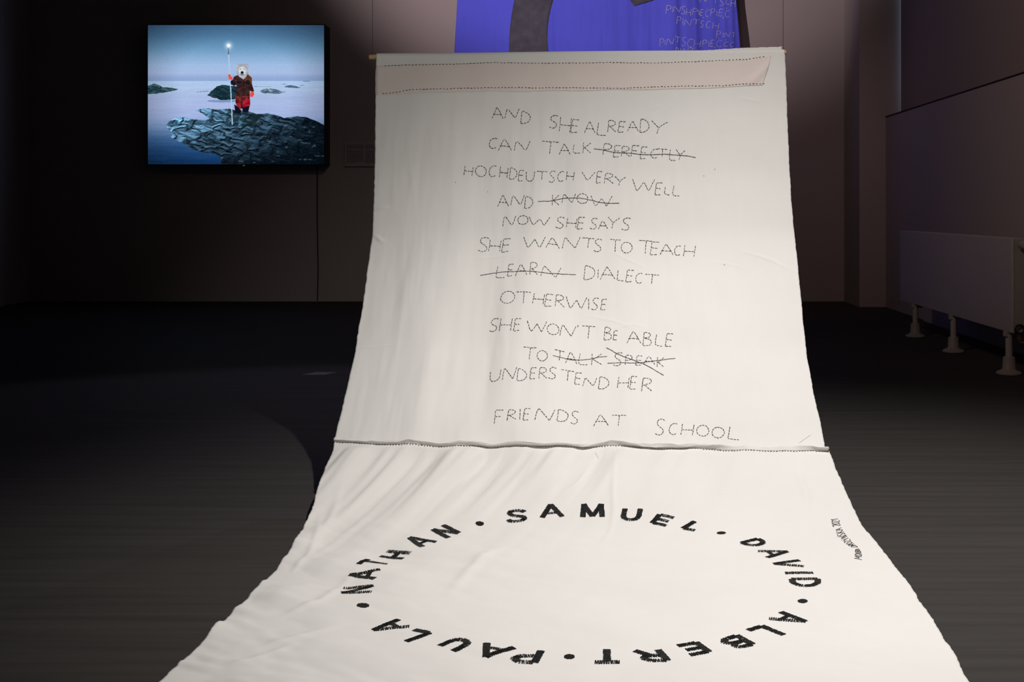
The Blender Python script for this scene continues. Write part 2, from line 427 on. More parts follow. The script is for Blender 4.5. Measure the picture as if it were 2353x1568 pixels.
# ------------------------------------------------------------------ radiator
FX = 2.485; RY0, RY1 = 7.03, 9.61; RZ0, RZ1 = .26, .828
rd = empty('radiator', (FX + .06, (RY0 + RY1) / 2, 0))
tag(rd, 'long white flat panel radiator standing on short feet along the right wall', 'radiator')
b = MB(); b.box(FX, FX + .018, RY0, RY1, RZ0, RZ1); b.build('front_panel', M['radiator'], rd, bevel=.004)
b = MB(); b.box(FX + .087, FX + .105, RY0 + .02, RY1 - .02, RZ0 + .01, RZ1 - .01); b.build('rear_panel', M['radiator'], rd, bevel=.004)
b = MB()
for k in range(50):
    y = RY0 + .05 + k * (RY1 - RY0 - .1) / 49
    b.box(FX + .018, FX + .087, y - .002, y + .002, RZ0 + .02, RZ1 - .03)
b.build('convector_fins', M['radiator'], rd)
b = MB()
b.box(FX + .008, FX + .105, RY0 + .004, RY1 - .004, RZ1 - .012, RZ1 - .002)
for k in range(1, 44):
    y = RY0 + k * (RY1 - RY0) / 44
    b.box(FX + .025, FX + .088, y - .016, y + .016, RZ1 - .002, RZ1 + .0005)
b.build('top_grille', M['radiator'], rd)
for y0_, y1_ in ((RY0 + .003, RY0 + .013), (RY1 - .013, RY1 - .003)):
    b = MB(); b.box(FX + .016, FX + .106, y0_, y1_, RZ0 + .004, RZ1 - .004); b.build('side_cover', M['grey_plastic'], rd, bevel=.003)
b = MB(); kx = FX + .055; kz = CZ - (563 - PY) / 384.
b.lathe((kx, RY0 + .004, kz), [(.014, 0), (.016, .018), (.026, .022), (.030, .040), (.030, .085), (.024, .098), (.010, .102)], 24, 'y')
vk = b.build('thermostat_knob', M['plastic'], rd, True)
b = MB()
for k in range(16):
    a = 2 * math.pi * k / 16
    b.box(kx + .0295 * math.cos(a) - .0018, kx + .0295 * math.cos(a) + .0018, RY0 - .075, RY0 - .04, kz + .0295 * math.sin(a) - .0018, kz + .0295 * math.sin(a) + .0018)
b.build('grip_ribs', M['grey_plastic'], vk)
b = MB(); cz = CZ - (757 - PY) / 384.
b.tube([(kx - .01 + .026 * math.cos(t), RY0 - .012, cz + .026 * math.sin(t)) for t in np.linspace(0, 2 * math.pi, 25)], .006, 8, False)
b.build('drain_ring', M['dark'], rd, True)
b = MB()
b.tube([(kx, RY0 + .05, RZ0 + .01), (kx, RY0 + .05, RZ0 - .06), (kx + .1, RY0 + .05, RZ0 - .075), (XR - .005, RY0 + .05, RZ0 - .075)], .011, 10)
b.lathe((kx, RY0 + .05, RZ0 - .055), [(.018, 0), (.022, .008), (.022, .03), (.018, .038)], 6)
b.build('valve_fitting', M['brass'], rd)
for s in (293., 328., 379.):
    yy = F / s; lx = 2.503
    b = MB(); b.tube([(lx, yy, .09), (lx, yy, RZ0 + .004)], .0215, 16)
    b.box(lx - .03, lx + .05, yy - .02, yy + .02, RZ0 - .028, RZ0 + .002)
    lg = b.build('leg', M['radiator'], rd, True)
    b = MB(); b.lathe((lx, yy, 0), [(.070, 0), (.076, .004), (.076, .012), (.066, .020), (.048, .026), (.039, .036), (.036, .10), (.033, .108), (.024, .11)], 28)
    b.build('foot', M['plastic'], lg, True)

# small piece of tape on the floor
b = MB(); s = 378.
b.add([((697 - PX) / s, F / 380., .002), ((720 - PX) / s, F / 374., .002), ((768 - PX) / s, F / 374.5, .002), ((748 - PX) / s, F / 380., .002),
       ((697 - PX) / s, F / 380., .0), ((720 - PX) / s, F / 374., .0), ((768 - PX) / s, F / 374.5, .0), ((748 - PX) / s, F / 380., .0)],
      [(0, 3, 2, 1)[::-1], (0, 1, 5, 4), (1, 2, 6, 5), (2, 3, 7, 6), (3, 0, 4, 7)])
tag(b.build('floor_tape', M['tape']), 'faint pale strip of tape lying on the dark floor left of the white banner', 'tape')

# ------------------------------------------------------------------ blue banner at the back wall
ZT = 3.95


def blueY(z):
    return np.interp(z, [0.02, .1, .4, 1.0, 2.0, 2.7, 3.3, 4.2], [10.7, 11.35, 11.85, 12.15, 12.40, 12.52, 12.58, 12.60])


def blue_disp(X, z):
    X = np.asarray(X, float); z = np.asarray(z, float)
    right = np.clip((X - .3) / .6, 0, 1)
    d = .022 * fbm(X * 4.2 + .15 * z, z * .35, 61, 2) + (.010 + .045 * right) * fbm(X * 8.5 + .10 * z, z * .22, 65, 2)
    return d + .004 * fbm(X * 30, z * 2, 67, 2)


def blue_edges(z):
    l = np.interp(z, [1.0, 2.7, 3.24, 4], [-1.56, -1.512, -1.488, -1.46]); r = np.interp(z, [1.0, 2.7, 3.24, 4], [1.60, 1.540, 1.500, 1.46])
    return l, r


def blue_pt(x, y, off=0.0):
    z = 2.7
    for _ in range(6): z = CZ + (PY - y) * float(blueY(z)) / F
    Y = float(blueY(z)); X = (x - PX) * Y / F
    return Vector((X, Y - float(blue_disp(X, z)) - off, z))


bb = empty('blue_banner', (0, 12.5, 0))
tag(bb, 'vivid blue cloth banner with grey shapes and white stitched words hanging at the back wall', 'banner')
zs = np.concatenate([np.linspace(ZT, .03, 330)]); us = np.linspace(0, 1, 260)
UU, ZZ = np.meshgrid(us, zs)
L_, R_ = blue_edges(ZZ)
XX = L_ + (R_ - L_) * UU; YY = blueY(ZZ) - blue_disp(XX, ZZ)
tl = np.linspace(0, .9, 30)
UU2, TT = np.meshgrid(us, tl[1:])
L2, R2 = blue_edges(np.full_like(TT, .5))
X2 = L2 + (R2 - L2) * UU2; Y2 = 10.66 - TT; Z2 = .012 + .008 * np.abs(fbm(X2 * 3, Y2 * 3, 5, 2))
V = np.concatenate([np.stack([XX, YY, ZZ], -1).reshape(-1, 3), np.stack([X2, Y2, Z2], -1).reshape(-1, 3)]) - np.array(bb.location)
nr = len(zs) + len(tl) - 1; idx = np.arange(nr * len(us)).reshape(nr, len(us))
Q = np.stack([idx[1:, :-1], idx[1:, 1:], idx[:-1, 1:], idx[:-1, :-1]], -1).reshape(-1, 4)
bc = grid_mesh('cloth', V, Q, M['blue'], bb)
sm = bc.modifiers.new('thickness', 'SOLIDIFY'); sm.thickness = .002; sm.offset = -1


def patch_blue(name, outline_l, outline_r, off):
    """strip of cloth between two pixel curves laid on the blue banner"""
    vs = []; n = len(outline_l); mcols = 14
    for a, c in zip(outline_l, outline_r):
        for k in range(mcols):
            t = k / (mcols - 1); vs.append(blue_pt(a[0] + (c[0] - a[0]) * t, a[1] + (c[1] - a[1]) * t, off))
    fs = [(i * mcols + k, (i + 1) * mcols + k, (i + 1) * mcols + k + 1, i * mcols + k + 1) for i in range(n - 1) for k in range(mcols - 1)]
    o = obj_pd(name, vs, fs, M['grey'], bb, True)
    s_ = o.modifiers.new('thickness', 'SOLIDIFY'); s_.thickness = .002; s_.offset = 0
    return o


ang = np.linspace(math.radians(-38), math.radians(60), 70)
ol = [(1674 - 504 * math.cos(a), 110 - 504 * math.sin(a)) for a in ang[(110 - 504 * np.sin(ang) > -130) & (110 - 504 * np.sin(ang) < 420)]]
ys_ = [p[1] for p in ol]
orr = []
for (x, y) in ol:
    t = min(max((85 - y) / 278., -.98), .98); orr.append((1536 - 278 * math.sqrt(1 - t * t), y))
patch_blue('grey_arch', ol, orr, .004)['label'] = 'grey curved cloth shape sewn on the blue'
tt_ = np.linspace(0, 1, 40)
patch_blue('grey_bar', [(1457.5 - 83 * t, 13 - 108 * t) for t in tt_], [(1458 + 182 * t, 13 - 55 * t) for t in tt_], .010)['label'] = 'grey cloth corner sewn on the blue'
b = MB(); b.tube([(-1.62, 12.612, ZT + .004), (1.62, 12.612, ZT + .004)], .014, 12); b.build('top_rod', M['wood'], bb, True)
for xx in (-1.5, 1.5):
    b = MB(); b.tube([(xx, 12.612, ZT + .015), (xx, 12.612, ZC)], .0015, 6); b.build('hanging_wire', M['wire'], bb)

# ------------------------------------------------------------------ single-stroke hand lettering


def arc(cx, cy, rx, ry, a0, a1, n=12):
    return [(cx + rx * math.cos(math.radians(a0 + (a1 - a0) * i / n)), cy + ry * math.sin(math.radians(a0 + (a1 - a0) * i / n))) for i in range(n + 1)]


GL = {
    'A': [[(0, 1), (.18, .6), (.46, 0), (.72, .45), (1, 1)], [(.10, .60), (.86, .66)]],
    'B': [[(.16, 0), (0, 1)], [(.16, .02), (.72, .04), (.92, .2), (.72, .40), (.14, .45)], [(.14, .45), (.80, .52), (1, .74), (.78, .97), (0, 1)]],
    'C': [[(1, .08), (.7, .0), (.4, .06), (.12, .34), (.02, .62), (.16, .90), (.45, 1), (.72, .96), (.86, .86)]],
    'D': [[(.14, 0), (0, 1)], [(.14, 0), (.50, .06), (.86, .24), (1, .52), (.80, .84), (.40, 1), (0, .99)]],
    'E': [[(.22, 0), (0, 1)], [(.22, .0), (1, .03)], [(.12, .45), (.80, .50)], [(0, 1), (.76, .97)]],
    'F': [[(.18, 0), (0, 1)], [(.18, 0), (1, .03)], [(.10, .45), (.72, .48)]],
    'H': [[(.14, 0), (0, .94)], [(1, .10), (.86, 1)], [(.07, .50), (.93, .58)]],
    'I': [[(.6, 0), (.4, 1)]],
    'K': [[(.16, 0), (.10, 1)], [(1, .05), (.14, .58)], [(.26, .52), (1, .96)]],
    'L': [[(.20, 0), (0, .94), (.3, .97), (1, 1)]],
    'M': [[(.08, 0), (0, 1)], [(.08, 0), (.5, .75), (.95, 0), (1, 1)]],
    'N': [[(.0, 1), (.14, .05), (.2, 0), (.72, 1), (1, .02)]],
    'O': [arc(.5, .5, .5, .5, -100, 260, 18)],
    'P': [[(.14, 0), (0, 1)], [(.14, .02), (.6, 0), (.95, .14), (1, .34), (.7, .50), (.08, .54)]],
    'R': [[(.16, 0), (0, 1)], [(.16, .02), (.66, 0), (1, .16), (.88, .40), (.10, .54)], [(.30, .52), (1, 1)]],
    'S': [[(1, .10), (.7, 0), (.36, .06), (.16, .24), (.30, .42), (.72, .58), (.86, .76), (.66, .96), (.32, 1), (0, .88)]],
    'T': [[(0, 0), (1, .09)], [(.54, .05), (.46, 1)]],
    'U': [[(.06, 0), (0, .6), (.12, .92), (.42, 1), (.74, .92), (.90, .6), (1, .02)]],
    'V': [[(0, 0), (.40, 1), (1, .02)]],
    'W': [[(0, 0), (.20, .98), (.52, .24), (.72, 1), (1, .02)]],
    'Y': [[(0, 0), (.42, .52)], [(1, .12), (.42, .52), (.34, 1)]],
    'Z': [[(0, 0), (1, 0), (0, 1), (1, 1)]],
    "'": [[(.6, 0), (.4, 1)]],
    '0': [arc(.5, .5, .5, .5, -90, 270, 16)],
    '2': [[(0, .2), (.35, 0), (.8, .08), (.95, .3), (.5, .7), (0, 1), (1, .96)]],
    '1': [[(.1, .3), (.6, 0), (.6, 1)]],
    ',': [[(.5, 0), (.2, .5), (.8, 1)]],
}


def resample(pts, step):
    out = [pts[0]]; P = [np.array(p, float) for p in pts]
    seg = [np.linalg.norm(P[i + 1] - P[i]) for i in range(len(P) - 1)]; T = sum(seg)
    n = max(1, int(round(T / step))); cum = np.concatenate([[0], np.cumsum(seg)])
    res = []
    for k in range(n + 1):
        t = T * k / n; i = min(int(np.searchsorted(cum, t, 'right')) - 1, len(P) - 2)
        f = (t - cum[i]) / max(seg[i], 1e-9); res.append(P[i] + (P[i + 1] - P[i]) * f)
    return res


def prism(mb, a, b_, nrm, w, h):
    """a small thread stitch: ridge-shaped, lying on the cloth from a to b"""
    d = (b_ - a)
    if d.length < 1e-6: return
    d.normalize(); s = nrm.cross(d).normalized() * (w / 2); u = nrm * h
    e = d * (w * .35)
    vs = [a - s, a + u + e, a + s, b_ - s, b_ + u - e, b_ + s]
    mb.add(vs, [(0, 3, 4, 1), (1, 4, 5, 2), (0, 1, 2), (3, 5, 4)])


rng = random.Random(11)


def stitch_path(mb, pts_px, place, step=8.0, gap=2.2, w=.0026, h=.0012, jit=.5):
    """pts in pixels; dashes along the path"""
    Pp = resample(pts_px, step)
    for i in range(len(Pp) - 1):
        a, c = Pp[i], Pp[i + 1]; L = np.linalg.norm(c - a)
        if L < 1e-3: continue
        g = min(gap * rng.uniform(.6, 1.5), L * .55) / 2; d = (c - a) / L
        j = np.array([rng.uniform(-jit, jit), rng.uniform(-jit, jit)])
        a2, c2 = a + d * g + j, c - d * g + j
        pa, na = place(*a2); pc, nc = place(*c2)
        prism(mb, pa, pc, na, w * rng.uniform(.85, 1.2), h)


def letter(mb, ch, box, place, tilt=0.05, **k):
    x0_, x1_, y0_, y1_ = box
    for st in GL[ch]:
        pts = [(x0_ + (x1_ - x0_) * p[0], y0_ + (y1_ - y0_) * p[1]) for p in st]
        stitch_path(mb, pts, place, **k)


# --- the blue banner's words
Zb = lambda x, y: (1480 + x * .102, y * .102)
NB = lambda x, y: (blue_pt(x, y, .003), Vector((0, -1, 0)))
blue_words = [
    [('P', 1085, 1180, -130, 15), ('I', 1235, 1250, -100, 15), ('N', 1270, 1440, -110, 50), ('T', 1540, 1680, -90, 75), ('S', 1700, 1805, -30, 135), ('C', 1840, 1940, -30, 110), ('H', 1950, 2060, -10, 155)],
    [('P', 490, 610, 130, 320), ('I', 630, 650, 160, 290), ('N', 660, 835, 150, 290), ('S', 830, 940, 140, 325), ('H', 945, 1060, 195, 360), ('P', 1090, 1215, 190, 345),
     ('I', 1230, 1250, 230, 335), ('E', 1265, 1345, 205, 350), (',', 1310, 1350, 375, 410), ('C', 1380, 1480, 215, 380), ("'", 1408, 1420, 180, 205), ('P', 1500, 1605, 200, 350), ('I', 1635, 1650, 235, 360),
     ('E', 1680, 1785, 205, 365), (',', 1755, 1795, 380, 420), ('C', 1820, 1925, 235, 400), ("'", 1855, 1870, 170, 215)],
    [('P', 735, 840, 380, 550), ('I', 865, 885, 420, 565), ('N', 900, 1075, 450, 590), ('T', 1090, 1260, 440, 555), ('S', 1260, 1355, 455, 620), ('C', 1395, 1505, 475, 635), ('H', 1540, 1690, 500, 660)],
    [('P', 1635, 1730, 695, 850), ('I', 1775, 1785, 740, 845), ('N', 1810, 1940, 730, 850), ('T', 1975, 2050, 730, 845)],
    [('P', 350, 450, 875, 1055), ('I', 465, 480, 905, 1025), ('N', 500, 675, 870, 1025), ('T', 690, 820, 835, 975), ('S', 845, 950, 835, 1045), ('C', 965, 1110, 885, 1075), ('H', 1115, 1280, 905, 1060),
     ('P', 1320, 1425, 900, 1040), ('I', 1455, 1470, 925, 1055), ('E', 1495, 1580, 905, 1055), (',', 1565, 1610, 1060, 1095), ('C', 1630, 1750, 910, 1065), ("'", 1680, 1695, 860, 890),
     ('C', 1790, 1905, 945, 1060), ("'", 1838, 1852, 885, 920), ('C', 1935, 2040, 950, 1070)],
    [('P', 705, 780, 1080, 1250), ('I', 820, 835, 1090, 1240), ('N', 870, 1000, 1080, 1250), ('T', 1020, 1150, 1080, 1240)],
]
for wd in blue_words:
    mb = MB()
    for (ch, a, c, y0_, y1_) in wd:
        p0 = Zb(a, y0_); p1 = Zb(c, y1_)
        letter(mb, ch, (p0[0], p1[0], p0[1], p1[1]), NB, step=4.8, gap=.8, w=.0055, h=.002, jit=.2)
    mb.build('stitched_word', M['white_thread'], bb)['label'] = 'white stitched words'

# ------------------------------------------------------------------ the white banner: profile and mapping
TY = [60, 100, 125, 250, 406, 540, 610, 693, 802, 897, 1018, 1072, 1123, 1159, 1195, 1228, 1264, 1300, 1360, 1450, 1568, 1900, 2400]
TS = [551, 551.5, 552.2, 555.5, 561.5, 570.5, 579, 591, 609, 630, 661, 681, 703, 720, 739, 758, 782, 818, 878, 968, 1086, 1418, 1918]
yy = np.linspace(60, 2300, 2241)
ss = np.interp(yy, TY, TS)
k = np.hanning(91); k /= k.sum()
sp = np.pad(ss, 45, mode='edge'); sp[:45] = ss[0] - (np.arange(45, 0, -1)) * .015; sp[-45:] = ss[-1] + np.arange(1, 46)
ssm = np.convolve(sp, k, 'valid')
ss = np.where(yy > 1360, yy - 482, ssm); ss = np.minimum(ss, np.where(yy > 1000, 1e9, 1e9))
Dp = F / ss; Zp = CZ - (yy - PY) / ss
FLOOR_LIFT = .004
Zp = np.maximum(Zp, 0) + FLOOR_LIFT
arcl = np.concatenate([[0], np.cumsum(np.hypot(np.diff(Dp), np.diff(Zp)))])
td = np.gradient(Dp, arcl); tz = np.gradient(Zp, arcl)
nd, nz_ = tz.copy(), -td.copy()          # normal towards the viewer / up:   tangent (td,tz) goes down & forward
ln = np.hypot(nd, nz_); nd /= ln; nz_ /= ln
y2a = lambda y: np.interp(y, yy, arcl)
a2y = lambda a: np.interp(a, arcl, yy)

LX = [(60, 864), (125, 864), (406, 861), (483, 858.5), (540, 856), (610, 846), (693, 834), (802, 816), (897, 795), (1018, 767), (1038, 764), (1100, 743), (1123, 735), (1159, 723),
      (1196, 712), (1228, 697), (1264, 675), (1304, 641), (1353, 593), (1395, 550), (1451, 492), (1500, 441), (1547, 386), (1568, 366), (1900, 65), (2300, -300)]
RXu = [(60, 1803), (125, 1803), (208, 1807), (348, 1812), (463, 1818), (565, 1828), (654, 1837), (731, 1844), (846, 1858), (909, 1869), (973, 1884), (1043, 1898), (1080, 1906)]
RXl = [(1020, 1898), (1043, 1906), (1072, 1918), (1105, 1932), (1139, 1947), (1188, 1969), (1219, 1984), (1254, 2008), (1279, 2027), (1322, 2063), (1373, 2103), (1424, 2135), (1478, 2168),
       (1529, 2198), (1568, 2218), (1900, 2470), (2300, 2790)]


def edge(tab, y): return (np.interp(y, [p[0] for p in tab], [p[1] for p in tab]) - PX) / np.interp(y, yy, ss)


SEAM = [(740, 1016), (765, 1018), (842, 1026), (908, 1027), (1005, 1026), (1071, 1028), (1168, 1028), (1240, 1031), (1301, 1028), (1340, 1031), (1404, 1026), (1467, 1033), (1531, 1037), (1585, 1034),
        (1659, 1037), (1748, 1037), (1824, 1041), (1863, 1041), (1905, 1042), (1960, 1043)]
seam_u = [(p[0] - PX) / np.interp(p[1], yy, ss) for p in SEAM]; seam_a = [float(y2a(p[1])) for p in SEAM]
seam = lambda u: np.interp(u, seam_u, seam_a)
ARC = float(y2a(1345)); AS = float(y2a(1031)); AF = float(y2a(1270))


def px2ua(x, y): return (x - PX) / float(np.interp(y, yy, ss)), float(y2a(y))


CREASES = [  # pixel path, half-width (m), height (m)
    ([(1414, 1040), (1409, 1120), (1411, 1195), (1400, 1235), (1375, 1268)], .008, .004),
    ([(1160, 1262), (1110, 1290), (1060, 1340), (1030, 1385)], .018, .006), ([(1690, 575), (1770, 600), (1838, 634)], .005, .0022),
    ([(858, 541), (870, 550), (884, 562)], .007, .005), ([(860, 486), (880, 480), (896, 477)], .007, .004), ([(1075, 596), (1130, 590), (1200, 585)], .004, .0016),
    ([(1500, 625), (1440, 600), (1395, 575)], .004, .0018), ([(1330, 720), (1420, 742), (1480, 775)], .004, .0018), ([(1690, 225), (1715, 230), (1760, 240)], .005, .002),
    ([(1620, 1130), (1690, 1140), (1770, 1128)], .005, .0016), ([(1560, 270), (1500, 240), (1480, 280)], .004, .0012), ([(1290, 1140), (1330, 1105), (1360, 1065)], .007, .003),
    ([(1395, 760), (1460, 748), (1500, 760)], .004, .0016), ([(770, 802), (850, 800), (930, 795)], .004, .0012), ([(1830, 1080), (1850, 1130), (1860, 1180)], .012, .005),
    ([(620, 1430), (740, 1390), (830, 1310)], .014, .005), ([(560, 1500), (700, 1465), (800, 1440)], .015, .005), ([(700, 1290), (760, 1200), (790, 1110)], .012, .004),
    ([(640, 1350), (720, 1270), (740, 1180)], .010, .004), ([(520, 1540), (640, 1500), (690, 1480)], .012, .004), ([(1750, 640), (1700, 615), (1600, 600)], .003, .0012),
]
CR = []
for pts, wd, ht in CREASES:
    CR.append(([px2ua(*p) for p in resample(pts, 25)], wd, ht))


def ring_(u, a): return np.clip((np.hypot((u + .06) / .72, (a - ARC) / .68) - .70) / .5, .35, 1)


def disp(u, a):
    u = np.asarray(u, float); a = np.asarray(a, float)
    below = np.clip(a - AS, 0, None)
    up = 1 / (1 + np.exp((a - AS) / .03)); lo = 1 - up
    left = np.clip((.42 - u) / .8, 0.12, 1)
    d = up * (.025 * left * fbm(u * 4.6 + .15 * a + .25 * vnoise(u * 2, a * 1.2, 29), a * .7 + 3, 21, 2) + .0026 * left * fbm(u * 15 + .3 * a, a * 1.3, 23, 2)
              + .007 * left * fbm(u * 9 + .9 * a, a * 1.6 - u, 24, 2) + .006 * fbm(u * 2.1, a * 1.3, 25, 2) + .0012 * fbm(u * 40, a * 6, 27, 2))
    g = np.exp(-below / .42) * (1 - .75 * np.exp(-below / .02))
    lean = u + (.40 + .10 * u) * below
    lw = np.clip((.65 - u) / 1.0, .18, 1)
    d = d + lo * g * lw * (1 - (1 - ring_(u, a)) * np.clip((below - .1) / .2, 0, 1)) * (.050 * fbm(lean * 8.5, below * 1.1, 31, 2) + .020 * fbm(lean * 19, below * 1.8, 33, 2))
    fl = 1 / (1 + np.exp(-(a - AF + .12) / .06))
    lf = np.clip((.25 - u) / .7, .22, 1)
    rr_ = np.hypot((u + .06) / .72, (a - ARC) / .68)
    ring = np.clip((rr_ - .78) / .5, .30, 1)
    d = d + fl * lf * ring * (.034 * fbm((u * .86 + a * .50) * 2.6, (a * .86 - u * .5) * 7.5, 37, 3) + .008 * fbm((u + a * .7) * 7, (a - u * .7) * 15, 39, 2)) + fl * .006 * fbm(u * 3, a * 3, 43, 2)
    for pts, wd, ht in CR:
        P = np.array(pts); lo_ = P.min(0) - 4 * wd; hi_ = P.max(0) + 4 * wd
        m = (u > lo_[0]) & (u < hi_[0]) & (a > lo_[1]) & (a < hi_[1])
        if not np.any(m): continue
        uu_, aa_ = np.broadcast_arrays(u, a); uu_ = uu_[m]; aa_ = aa_[m]; best = np.full(uu_.shape, 1e9); tt = np.zeros(uu_.shape)
        for i in range(len(P) - 1):
            ab = P[i + 1] - P[i]; L2_ = ab @ ab
            t = np.clip(((uu_ - P[i, 0]) * ab[0] + (aa_ - P[i, 1]) * ab[1]) / L2_, 0, 1)
            dd = np.hypot(uu_ - P[i, 0] - t * ab[0], aa_ - P[i, 1] - t * ab[1])
            k_ = dd < best; best = np.where(k_, dd, best); tt = np.where(k_, (i + t) / (len(P) - 1), tt)
        add = ht * np.exp(-(best / wd) ** 2) * np.sin(np.pi * np.clip(tt, 0, 1))
        if d.ndim == 0: d = d + float(add[0])
        else: d[m] += add
    lift = np.clip((a - AF + .3) / .3, 0, 1) * .007
    fade = np.clip((a - .13) / .30, .04, 1)
    return np.maximum(d * fade + lift, -.003 - .05 * (a < AF - .1))


def surf(u, a, off=0.0):
    u = np.asarray(u, float); a = np.asarray(a, float)
    dz = disp(u, a) + off
    n_d = np.interp(a, arcl, nd); n_z = np.interp(a, arcl, nz_)
    return np.stack(np.broadcast_arrays(u, np.interp(a, arcl, Dp) + n_d * dz, np.interp(a, arcl, Zp) + n_z * dz), -1)


BVHS = []


def add_bvh(V, Q):
    from mathutils.bvhtree import BVHTree
    BVHS.append(BVHTree.FromPolygons(V.tolist(), Q.tolist(), all_triangles=False))


def place_ua(u, a, off=.0009):
    p = Vector(surf(u, a, 0.0).tolist()); n = Vector((0, float(np.interp(a, arcl, nd)), float(np.interp(a, arcl, nz_))))
    best = None
    for t in BVHS:
        h = t.ray_cast(p + n * .03, -n, .05)
        if h[0] is not None and (best is None or h[3] < best[1]): best = (h[0], h[3])
    if best: return best[0] + n * off, n
    return p + n * off, n


def place_ua_free(u, a, off=.0009):
    p = surf(u, a, off); n = Vector((0, float(np.interp(a, arcl, nd)), float(np.interp(a, arcl, nz_))))
    return Vector(p.tolist()), n


def place_px(x, y): return place_ua(*px2ua(x, y))


if nz_[1200] < 0: nd, nz_ = -nd, -nz_

wb = empty('fabric_banner', (-.07, 3.6, 0))
tag(wb, 'large white embroidered cloth banner hung from a wooden dowel and running out over the floor', 'banner')
OFF = np.array(wb.location)


def cloth_grid(name, A, U, m, parent=wb, thick=.0012, offn=0.0, extra=None):
    Vv = surf(U, A, offn)
    if extra is not None: Vv = np.concatenate([extra, Vv], 0)
    nr_, nc_ = Vv.shape[:2]
    ix = np.arange(nr_ * nc_).reshape(nr_, nc_)
    q = np.stack([ix[1:, :-1], ix[1:, 1:], ix[:-1, 1:], ix[:-1, :-1]], -1).reshape(-1, 4)
    o = grid_mesh(name, Vv.reshape(-1, 3) - OFF, q, m, parent)
    add_bvh(Vv.reshape(-1, 3), q)
    s_ = o.modifiers.new('thickness', 'SOLIDIFY'); s_.thickness = thick; s_.offset = -1
    return o


def fray(a, seed): return .0016 * fbm(a * 60, a * 0 + seed, seed, 3) + .002 * fbm(a * 9, a * 0, seed + 5, 2)


# upper cloth (text), wraps over the dowel at the top
NC, NR = 300, 380
tcol = np.linspace(0, 1, NC)
topy = lambda t: 132 - 9 * t + .5 * np.sin(t * 9)
UT = edge(LX, 124) + tcol * (edge(RXu, 115) - edge(LX, 124))
A0 = y2a(topy(tcol))
A1 = seam(np.interp(tcol, [0, 1], [seam_u[1], (1899 - PX) / np.interp(1042, yy, ss)]))
rows = np.linspace(0, 1, NR)[:, None]
Agrid = A0[None] + (A1 - A0)[None] * rows
Yg = a2y(Agrid)
Lg = edge(LX, Yg) + fray(Agrid, 3); Rg = edge(RXu, Yg) + fray(Agrid, 8)
Ug = Lg + (Rg - Lg) * tcol[None]
RD = .0150
ctr = surf(Ug[0], Agrid[0]); ex = []
for ph in np.linspace(math.pi, 0.0, 13)[:-1]:
    e = ctr.copy(); e[:, 1] += RD - RD * math.cos(ph) * 1.0; e[:, 2] += RD * math.sin(ph); ex.append(e)
ex = [e for e in ex][::-1]
# order: back side first, over the top, then the front
back = []
for dz in (.06, .03, .0):
    e = ctr.copy(); e[:, 1] += 2 * RD; e[:, 2] -= dz; back.append(e)
top = []
for ph in np.linspace(0, math.pi, 11)[1:-1]:
    e = ctr.copy(); e[:, 1] += RD + RD * math.cos(ph); e[:, 2] += RD * math.sin(ph); top.append(e)
extra = np.stack(back + top, 0)
extra[:, :, 2] -= RD * .0
uc = cloth_grid('upper_cloth', Agrid, Ug, M['cloth'], extra=extra)
# lower cloth
AE = float(y2a(2050))
NR2, NC2 = 420, 320
tcol2 = np.linspace(0, 1, NC2); rows2 = np.linspace(0, 1, NR2)[:, None] ** 1.0
SU = np.interp(tcol2, [0, 1], [seam_u[1], (1906 - PX) / np.interp(1042, yy, ss)])
Al = seam(SU)[None] + (AE - seam(SU))[None] * rows2
Yl = a2y(Al)
Ll = edge(LX, Yl) + 1.4 * fray(Al, 13); Rl = edge(RXl, Yl) + 1.4 * fray(Al, 18)
Ul = Ll + (Rl - Ll) * tcol2[None]
cloth_grid('lower_cloth', Al, Ul, M['cloth'])

# doubled hem under the dowel
hx = np.linspace(0, 1, 240)[None]; hr = np.linspace(0, 1, 30)[:, None]
xpix = 865.5 + hx * (1772 - 865.5)
ytop = np.interp(xpix, [866, 882, 905, 1072, 1119, 1289, 1397, 1505, 1596, 1640, 1715, 1758, 1772], [154, 153.5, 152, 148, 145, 146.7, 145, 146, 143, 141, 138, 131, 129])
ybot = np.interp(xpix, [872, 1072, 1290, 1560, 1690, 1772], [222, 213, 211.5, 208, 203, 198]) + .8 * np.sin(xpix / 23.)
yp = ytop + (ybot - ytop) * hr
xp = xpix + (hr - .5) * 0 - np.clip((xpix - 1700) / 72, 0, 1) * (hr ** 1.3) * 20
Uh = (xp - PX) / np.interp(yp, yy, ss)
hemd = .0003 + .0006 * np.clip(np.minimum(np.minimum(hr, 1 - hr) * 5, (1 - hx) * 30), 0, 1) + .0022 * hr * (1 - hr) * 4 * np.clip(fbm((xpix + 25 * hr) / 42., hr * .8, 57, 2), -.4, 1) + .006 * np.clip(hr * (1 - hr) * 4, 0, 1) * np.exp(-(((xp - 1735) - (185 - yp) * .9) / 13) ** 2)
hm = cloth_grid('hem', y2a(yp), Uh, M['hem'], thick=.0003, offn=hemd)
hm['label'] = 'doubled pinkish hem band'
place_hem = lambda x, y: place_ua(*px2ua(x, y), off=.0008)
for path in ([(882, 154.5), (905, 153), (1000, 151), (1072, 149), (1119, 146), (1200, 147), (1289, 147.7), (1397, 146), (1505, 147), (1596, 144), (1640, 142), (1715, 139), (1758, 132)],
             [(877, 219), (900, 216.5), (940, 210), (1010, 207), (1072, 205), (1144, 203), (1289, 204), (1433, 205), (1560, 200.5), (1661, 200), (1704, 196), (1758, 195)]):
    mb = MB()
    stitch_path(mb, path, place_hem, step=7.8, gap=4.2, w=.0023, h=.0012, jit=.5)
    mb.build('hem_stitching', M['brown_thread'], wb)['label'] = 'line of brown dashed stitches'

